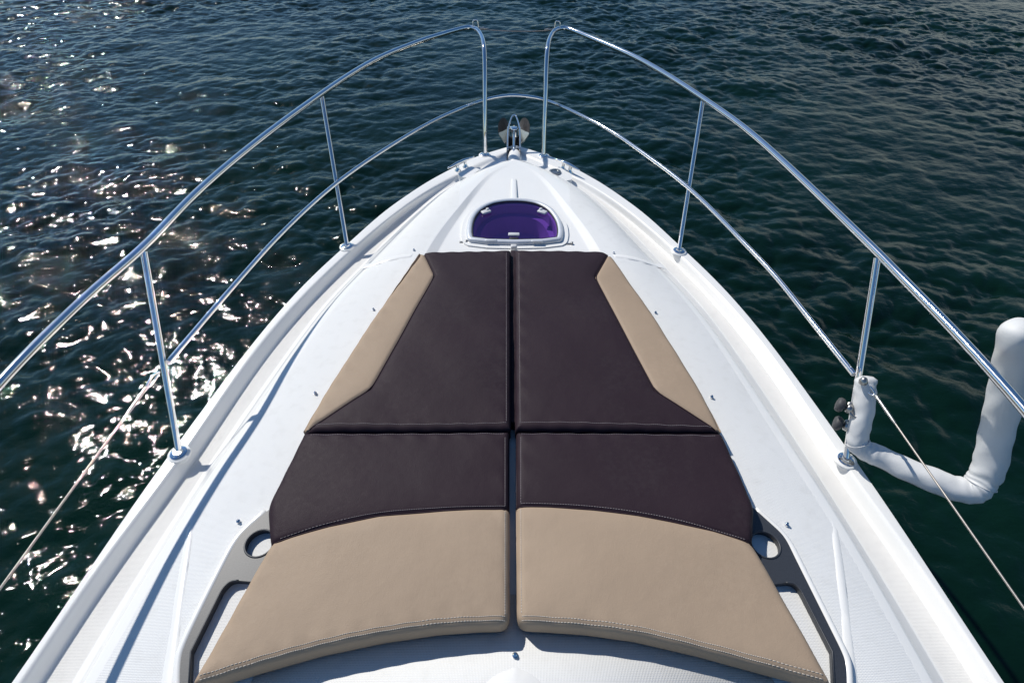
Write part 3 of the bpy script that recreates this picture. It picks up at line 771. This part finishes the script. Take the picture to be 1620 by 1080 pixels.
# ================================================================== ANCHOR on the stem
def build_anchor():
    Z = ZC
    # bow roller is part of the yacht
    root = empty('bow_roller', Vector((.0, 3.95, Z - 1.95)) - boat.location); root.parent = boat
    cx = G(813, 220, 1.9).x
    for s in (-1, 1):
        bm = bmesh.new()
        pts = [(3.72, 1.925), (3.78, 1.88), (4.02, 1.87), (4.16, 1.91), (4.16, 2.0), (3.95, 2.02), (3.72, 1.97)]
        A = [bm.verts.new((cx + s * .046, y, Z - h)) for y, h in pts]; B = [bm.verts.new((cx + s * .051, y, Z - h)) for y, h in pts]
        bm.faces.new(A); bm.faces.new(B[::-1]); n = len(A)
        for k in range(n): bm.faces.new((A[k], A[(k + 1) % n], B[(k + 1) % n], B[k]))
        bmesh.ops.recalc_face_normals(bm, faces=bm.faces)
        obj('cheek_plate', bm, M['dullsteel'], root, smooth=False)
    bm = bmesh.new(); lathe(bm, [(.044, -.041), (.036, -.02), (.022, 0), (.036, .02), (.044, .041)], (cx, 4.05, Z - 1.945), (1, 0, 0), 24); obj('roller_wheel', bm, M['black'], root)
    bm = bmesh.new(); lathe(bm, [(.040, -.041), (.034, -.02), (.022, 0), (.034, .02), (.040, .041)], (cx, 3.86, Z - 1.945), (1, 0, 0), 24); obj('roller_wheel', bm, M['black'], root)
    bm = bmesh.new()
    hp = [(-.044, 3.80, 1.89), (-.044, 3.97, 1.85), (-.040, 4.06, 1.84), (-.006, 4.22, 1.82), (.006, 4.22, 1.82), (.040, 4.06, 1.84), (.044, 3.97, 1.85), (.044, 3.80, 1.89)]
    tube(bm, spline([Vector((cx + x, y, Z - h)) for x, y, h in hp], 5), .0058, 10); obj('keeper_hoop', bm, M['steel'], root)
    # the anchor itself
    a_ = empty('anchor', (cx, 4.15, Z - 1.95)); tag(a_, 'steel plough anchor with two dark rounded flukes hung in the bow roller', 'anchor')
    bm = bmesh.new()
    tube(bm, [Vector((cx, y, Z - h)) for y, h in ((3.74, 1.90), (3.85, 1.885), (4.0, 1.875), (4.15, 1.88), (4.24, 1.93), (4.28, 2.02), (4.30, 2.14))], [.008, .010, .011, .013, .016, .018, .016], 10); obj('shank', bm, M['steel'], a_)
    bm = bmesh.new(); tube(bm, [Vector((cx - .05, 4.06, Z - 1.845)), Vector((cx + .05, 4.06, Z - 1.845))], .006, 10); box(bm, (cx, 4.06, Z - 1.855), (.05, .05, .03), None, .008)
    obj('retaining_pin', bm, M['steel'], a_)
    def solid(px, mat, name, thick, bulge):
        L = [G(*q) for q in px]; L = spline(L, 3, True); c = sum(L, Vector()) / len(L); bm = bmesh.new(); top = []
        for f_ in (1, .93, .75, .5, .2): top.append([bm.verts.new(c + (q - c) * f_ + Vector((0, 0, bulge * (1 - f_)))) for q in L])
        bot = [bm.verts.new(v.co - Vector((0, .3 * thick, thick))) for v in top[0]]; n = len(L)
        for A, B in zip(top, top[1:]):
            for k in range(n): bm.faces.new((A[k], A[(k + 1) % n], B[(k + 1) % n], B[k]))
        bm.faces.new(top[-1]); bm.faces.new(bot[::-1])
        for k in range(n): bm.faces.new((top[0][k], bot[k], bot[(k + 1) % n], top[0][(k + 1) % n]))
        bmesh.ops.recalc_face_normals(bm, faces=bm.faces); o = obj(name, bm, M[mat], a_); sharp(o, 40)
    for s in (-1, 1):
        X = lambda x: 813 + s * (813 - x)
        solid([(X(x), y, h) for x, y, h in ((804, 209, 2.10), (805, 197, 2.10), (801, 189, 2.06), (796, 186.5, 2.01), (791, 190, 1.97), (788, 199, 1.96), (788.5, 208, 1.98), (793, 211, 2.02))], 'anchor', 'fluke', .012, -.02)
        solid([(X(x), y, h) for x, y, h in ((789, 211, 1.965), (795, 208, 1.99), (805, 204, 2.04), (806, 215, 2.04), (804, 226, 2.02), (799, 225, 1.99), (794, 219, 1.97))], 'dullsteel', 'fluke_shoulder', .010, .004)
build_anchor()

# ================================================================== SUN PADS
def cushion(label, origin_px, outline_px, pieces, side, seams, stitch_double, seed):
    """outline_px: whole cushion; pieces: [(name, material, polygon px)] sharing seam polylines"""
    root = empty('sun_pad', G(*origin_px, SEAT_B)); tag(root, label, 'sun pad', 'sun pad cushions on the foredeck')
    rnd = random.Random(seed)
    whole = [Vector(G(x, y, SEAT_H).xy) for x, y in outline_px[0]]
    whole = round_poly(whole, outline_px[1])
    AB = seg_arrays([(whole, True)])
    seam2 = [resample([Vector(G(x, y, SEAT_H).xy) for x, y in s], .02, False) for s in seams]
    SB = seg_arrays([(s, False) for s in seam2])
    zt, zb = ZC - SEAT_H, ZC - SEAT_B
    ph = [rnd.uniform(0, 6.28) for _ in range(8)]
    def height(P_):
        P_ = np.asarray(P_).reshape(-1, 2); d = dist(P_, AB); e = dist(P_, SB)
        r = .024
        q = np.clip(d / r, 0, 1); edge = np.sqrt(1 - (1 - q) ** 2) * r - r
        crown = .010 * (1 - np.exp(-d / .10))
        cr = -.0065 * np.exp(-(e / .0065) ** 2) - .004 * np.exp(-(e / .03) ** 2)
        x_, y_ = P_[:, 0], P_[:, 1]
        wv = .0014 * np.sin(9 * x_ + 5 * y_ + ph[0]) + .0012 * np.sin(-7 * x_ + 13 * y_ + ph[1]) + .0008 * np.sin(23 * x_ + 17 * y_ + ph[2])
        pk = .0018 * np.exp(-((d - .02) / .02) ** 2) * np.sin((x_ * 70 + y_ * 55) + ph[3])
        return zt - .008 + edge + crown + cr + wv + pk
    whole_px = whole
    for name, mat, kind in pieces:
        # polygon of the piece = outline cut along the seam, given as explicit px list
        poly = [Vector(G(x, y, SEAT_H).xy) for x, y in kind[0]]
        poly = round_poly(poly, kind[1]); poly = resample(poly, .012)
        ab = seg_arrays([(poly, True)]); ex = []
        for off in (.0015, .004, .008, .013, .019, .027, .04):
            q = np.array([tuple(v) for v in offset_poly(poly, -off)]); dd = dist(q, ab)
            ex.append(q[(dd > off * .93) & inside(q, poly)])
        xs = [q.x for q in poly]; ys = [q.y for q in poly]
        g = np.array([(x_, y_) for x_ in np.arange(min(xs), max(xs), .022) for y_ in np.arange(min(ys), max(ys), .022)])
        dd = dist(g, ab); ex.append(g[(dd > .05) & inside(g, poly)])
        ex = np.concatenate(ex)
        v, f = tri_fill(poly, (), ex)
        bm = bmesh.new(); hz = height([(q.x, q.y) for q in v])
        vs_ = [bm.verts.new((q.x, q.y, z_)) for q, z_ in zip(v, hz)]
        for t_ in f: bm.faces.new([vs_[i] for i in t_])
        bmesh.ops.delete(bm, geom=[q for q in bm.verts if not q.link_faces], context='VERTS')
        bmesh.ops.recalc_face_normals(bm, faces=bm.faces)
        if sum(f_.normal.z for f_ in bm.faces) < 0: bmesh.ops.reverse_faces(bm, faces=bm.faces)
        be = [e for e in bm.edges if e.is_boundary]
        last = be
        for lvl in (.35, .75, 1.0):
            r = bmesh.ops.extrude_edge_only(bm, edges=last)
            nv = [g_ for g_ in r['geom'] if isinstance(g_, bmesh.types.BMVert)]; last = [g_ for g_ in r['geom'] if isinstance(g_, bmesh.types.BMEdge) and g_.is_boundary]
            de = dist([(q.co.x, q.co.y) for q in nv], AB)
            for q, d_ in zip(nv, de):
                q.co.z = zt - .032 - (SEAT_B - SEAT_H - .032) * lvl
                if lvl == 1.0 and d_ < .01:
                    cc = Vector((sum(p_.x for p_ in whole) / len(whole), sum(p_.y for p_ in whole) / len(whole)))
                    dv = (cc - q.co.xy).normalized() * .008; q.co.x += dv.x; q.co.y += dv.y
        bmesh.ops.recalc_face_normals(bm, faces=bm.faces)
        o = obj(name, bm, M[mat], root)
        if kind[2]: o['label'] = kind[2]
    # stitching: small raised dashes that follow the surface
    bm = bmesh.new(); bm2 = bmesh.new()
    for pxs, offs, dark in stitch_double:
        line = spline([Vector((*G(x, y, SEAT_H).xy, 0)) for x, y in pxs], 14); line = resample(line, .0075, False)
        for off in offs:
            pts = []
            for i, q in enumerate(line):
                a_ = line[max(0, i - 1)]; c_ = line[min(len(line) - 1, i + 1)]; d_ = (c_ - a_).normalized()
                pts.append(Vector((q.x - d_.y * off, q.y + d_.x * off)))
            hz = height([(q.x, q.y) for q in pts])
            for i in range(len(pts) - 1):
                A = Vector((*pts[i], hz[i] + .0006)); B = Vector((*pts[i + 1], hz[i + 1] + .0006)); B = A.lerp(B, .72)
                tube(bm2 if dark else bm, [A, B], .0009, 5)
    if len(bm.verts): obj('stitching', bm, M['thread_tan'], root)
    if len(bm2.verts): obj('stitching', bm2, M['thread_brown'], root)
    # piping cord in the colour seam
    bm = bmesh.new()
    for s in seam2[:1]:
        l3 = smooth_line([Vector((q.x, q.y, 0)) for q in s], 2); hz = height([(q.x, q.y) for q in l3])
        tube(bm, [Vector((q.x, q.y, z_ + .001)) for q, z_ in zip(l3, hz)], .0026, 8)
    obj('piping', bm, M['brown'], root)
    return root

# forward port
sm = [(671, 400), (687, 434), (586, 613), (488, 675)]
fwdP = cushion('forward port sun pad, brown with a tan strip along its left side', (700, 560),
        ([(668, 395), (808, 391), (808, 676), (477, 680), (510, 620), (552, 555), (595, 490)], [.03, .012, .012, .012, 0, 0, 0]),
        [('tan_panel', 'tan', ([(663, 398), (671, 400), (687, 434), (586, 613), (488, 675), (477, 678), (510, 620), (552, 555), (595, 490)], [.004, 0, .01, .02, 0, .004, 0, 0, 0], None)),
         ('brown_panel', 'brown', ([(672, 397), (808, 391), (808, 676), (480, 680), (488, 675), (586, 613), (687, 434), (671, 400)], [.012, .012, .012, .003, 0, .02, .01, 0], None))],
        -1, [sm], [([(495, 669), (640, 669), (802, 667)], (0,), True), ([(801, 398), (801, 665)], (0,), True)], 1)
sm = [(961, 403), (942, 437), (1037, 616), (1133, 675)]
cushion('forward starboard sun pad, brown with a tan strip along its right side', (930, 560),
        ([(814, 391), (955, 394), (969, 401), (1032, 490), (1074, 555), (1114, 620), (1144, 679), (815, 676)], [.012, .02, .02, 0, 0, 0, .012, .012]),
        [('tan_panel', 'tan', ([(961, 403), (969, 401), (1032, 490), (1074, 555), (1114, 620), (1144, 677), (1133, 675), (1037, 616), (942, 437)], [0, .01, 0, 0, 0, .004, 0, .02, .01], None)),
         ('brown_panel', 'brown', ([(814, 391), (955, 394), (963, 399), (961, 403), (942, 437), (1037, 616), (1133, 675), (1142, 679), (815, 676)], [.012, .02, .005, 0, .01, .02, 0, .003, .012], None))],
        1, [sm], [([(822, 666), (960, 668), (1128, 672)], (0,), True), ([(821, 398), (823, 665)], (0,), True)], 2)
bm = bmesh.new()
A = [G(x, y, 1.77) for x, y in ((806.5, 402), (815.5, 402), (815.5, 674), (806.5, 674))]
box(bm, sum(A, Vector()) / 4, ((A[1] - A[0]).length, (A[0] - A[3]).length, .05), None, .004)
o = obj('dark_gap_filler', bm, M['brown'], fwdP)  # brown filler added between the forward pads so their gap reads as dark shade
# aft port
bd = [(806, 801), (750, 802), (700, 805), (600, 814), (520, 830), (460, 846), (424, 857)]
aftE = [(806, 984), (760, 985), (690, 990), (600, 1003), (500, 1024), (400, 1052), (296, 1084)]
cushion('aft port sun pad, dark brown ahead of a broad tan panel', (620, 850),
        ([(479, 680), (806, 679)] + aftE + [(424, 857), (420, 798)], [.012, .012] + [.035] + [0] * 5 + [.02, .005, .03]),
        [('brown_panel', 'brown', ([(479, 680), (806, 679)] + bd + [(420, 798)], [.012, .012, 0, 0, 0, 0, 0, 0, 0, .03], 'dark brown panel with a dry scuffed patch at its outer edge')),
         ('tan_panel', 'tan', (bd + [(296, 1084)] + aftE[::-1][1:], [0] * 7 + [.02] + [0] * 5 + [.035], None))],
        -1, [bd], [([(799, 974), (760, 975), (690, 980), (600, 993), (500, 1014), (400, 1042), (312, 1070)], (-.004, .006), False), ([(491, 686), (650, 684), (798, 684)], (0,), True),
                   ([(799, 690), (799, 797)], (0,), True), ([(799, 805), (799, 970)], (0,), False), ([(799, 797), (700, 801), (600, 810), (520, 826), (440, 849)], (0,), True)], 3)
bd = [(816.5, 797), (870, 799), (940, 804), (1010, 813), (1060, 822), (1130, 837), (1194, 856)]
aftE = [(818, 983), (860, 985), (930, 990), (1010, 1001), (1110, 1024), (1210, 1051), (1323, 1081)]
cushion('aft starboard sun pad, plum brown ahead of a broad tan panel', (1000, 850),
        ([(1144, 681), (816.5, 679)] + aftE + [(1194, 856), (1196, 798)], [.012, .012] + [.035] + [0] * 5 + [.02, .005, .03]),
        [('brown_panel', 'brown', ([(1144, 681), (816.5, 679)] + bd + [(1196, 798)], [.012, .012, 0, 0, 0, 0, 0, 0, 0, .03], None)),
         ('tan_panel', 'tan', (bd + [(1323, 1081)] + aftE[::-1][1:], [0] * 7 + [.02] + [0] * 5 + [.035], None))],
        1, [bd], [([(826, 974), (860, 976), (930, 981), (1010, 992), (1110, 1015), (1210, 1042), (1306, 1068)], (-.006, .004), False), ([(1132, 688), (970, 684), (824, 684)], (0,), True),
                  ([(824, 690), (824, 793)], (0,), True), ([(824, 802), (825, 968)], (0,), False), ([(824, 793), (940, 800), (1060, 818), (1182, 850)], (0,), True)], 4)

# ================================================================== PADDED BOARDING FRAME hung outside the starboard stanchion
def build_padded():
    pts = [G(1370, 596, 1.62), G(1366, 650, 1.72), G(1358, 702, 1.84), G(1392, 722, 1.87), G(1470, 757, 1.87), G(1538, 775, 1.86), G(1559, 752, 1.80), G(1578, 680, 1.62), G(1597, 595, 1.40), G(1613, 512, 1.20)]
    root = empty('padded_frame', G(1358, 702, 1.84)); tag(root, 'white padded U shaped frame clamped outboard of the starboard rail', 'padded frame')
    segs = [(pts[0:3], 'padded_sleeve', [.042, .046, .048]), (pts[2:6], 'padded_sleeve', [.050, .050, .052, .058]), (pts[5:], 'padded_sleeve', [.058, .062, .064, .064, .062])]
    line = smooth_line(spline(pts, 14), 2)
    n = len(line)
    bm = bmesh.new(); rad = []
    for k in range(n):
        s = k / (n - 1); base = .038 + .013 * sstep(.1, .75, s)
        rad.append(base * (1 + .012 * math.sin(s * 47) + .01 * math.sin(s * 83 + 1)))
    rad[0] = .024; rad[1] = .036; rad[-1] = .033; rad[-2] = .046; rad[-3] = .0505
    tube(bm, line, rad, 36)
    for v in bm.verts:
        q = v.co; k = min(range(n), key=lambda i_: (line[i_] - q).length_squared); e = min((q - pts[2]).length, (q - pts[6]).length, (q - pts[5]).length, (q - pts[0]).length)
        rad_v = (q - line[k]).normalized()
        v.co += rad_v * (.003 * math.exp(-(e / .075) ** 2) * math.sin(k * 1.35 + 2.2 * math.sin(rad_v.x * 3 + rad_v.z * 2)))
        q = v.co; v.co += Vector((math.sin(q.y * 90 + q.z * 40), math.sin(q.x * 80), math.sin(q.x * 60 + q.y * 70))) * .0016
    o = obj('padding', bm, M['ladderpad'], root)
    # seam along the underside
    bm = bmesh.new()
    under = [p + Vector((-.002, -.25, -.7)).normalized() * (rad[i] + .002) for i, p in enumerate(line)]
    tube(bm, under[4:int(n * .62)], .0045, 8, True, False, .5); obj('sewn_seam', bm, M['rubber'], root)
    i = int(n * .60); d = (line[i + 1] - line[i - 1]).normalized()
    for i in (int(n * .22), int(n * .62)):
        d = (line[i + 1] - line[i - 1]).normalized(); q = d.to_track_quat('Z', 'Y'); rr = rad[i] + .0012
        bm = bmesh.new(); tube(bm, [line[i] + q @ Vector((rr * math.cos(2 * math.pi * k / 30), rr * math.sin(2 * math.pi * k / 30), 0)) for k in range(30)], .0022, 6, False, True); obj('cross_seam', bm, M['handle'], root)
    # clamps with rubber knobs on the stanchion
    for (kx, ky), (sx, sy), h in (((1329, 640), (1344, 646), 1.72), ((1325, 669), (1340, 674), 1.80)):
        A = G(kx, ky, h); B = G(sx, sy, h); ax = (A - B).normalized()
        bm = bmesh.new(); lathe(bm, [(.012, -.016), (.022, -.014), (.028, -.006), (.029, .004), (.024, .012), (.012, .015), (.0, .012)], A, ax, 24); obj('clamp_knob', bm, M['rubber'], root)
        bm = bmesh.new(); tube(bm, [A, B], .009, 12); obj('clamp_bolt', bm, M['rubber'], root)
        C_ = G(sx + 12, sy + 6, h)
        bm = bmesh.new()
        lathe(bm, [(.017, -.010), (.020, -.007), (.020, .007), (.017, .010)], B, (B - C_).normalized(), 6)
        tube(bm, spline([B + Vector((0, .018, .008)), B.lerp(C_, .5) + Vector((0, .024, .012)), C_ + Vector((0, .014, .004)), C_ + Vector((0, -.014, -.006)), B.lerp(C_, .5) + Vector((0, -.022, -.012)), B + Vector((0, -.018, -.008))], 4, True), .006, 8, False, True)
        obj('clamp', bm, M['dullsteel'], root)
    A = G(1366, 603, 1.60); bm = bmesh.new(); lathe(bm, [(.014, -.01), (.016, 0), (.010, .014), (0, .018)], A, (0, .2, 1), 14); obj('tube_end', bm, M['dullsteel'], root)
build_padded()
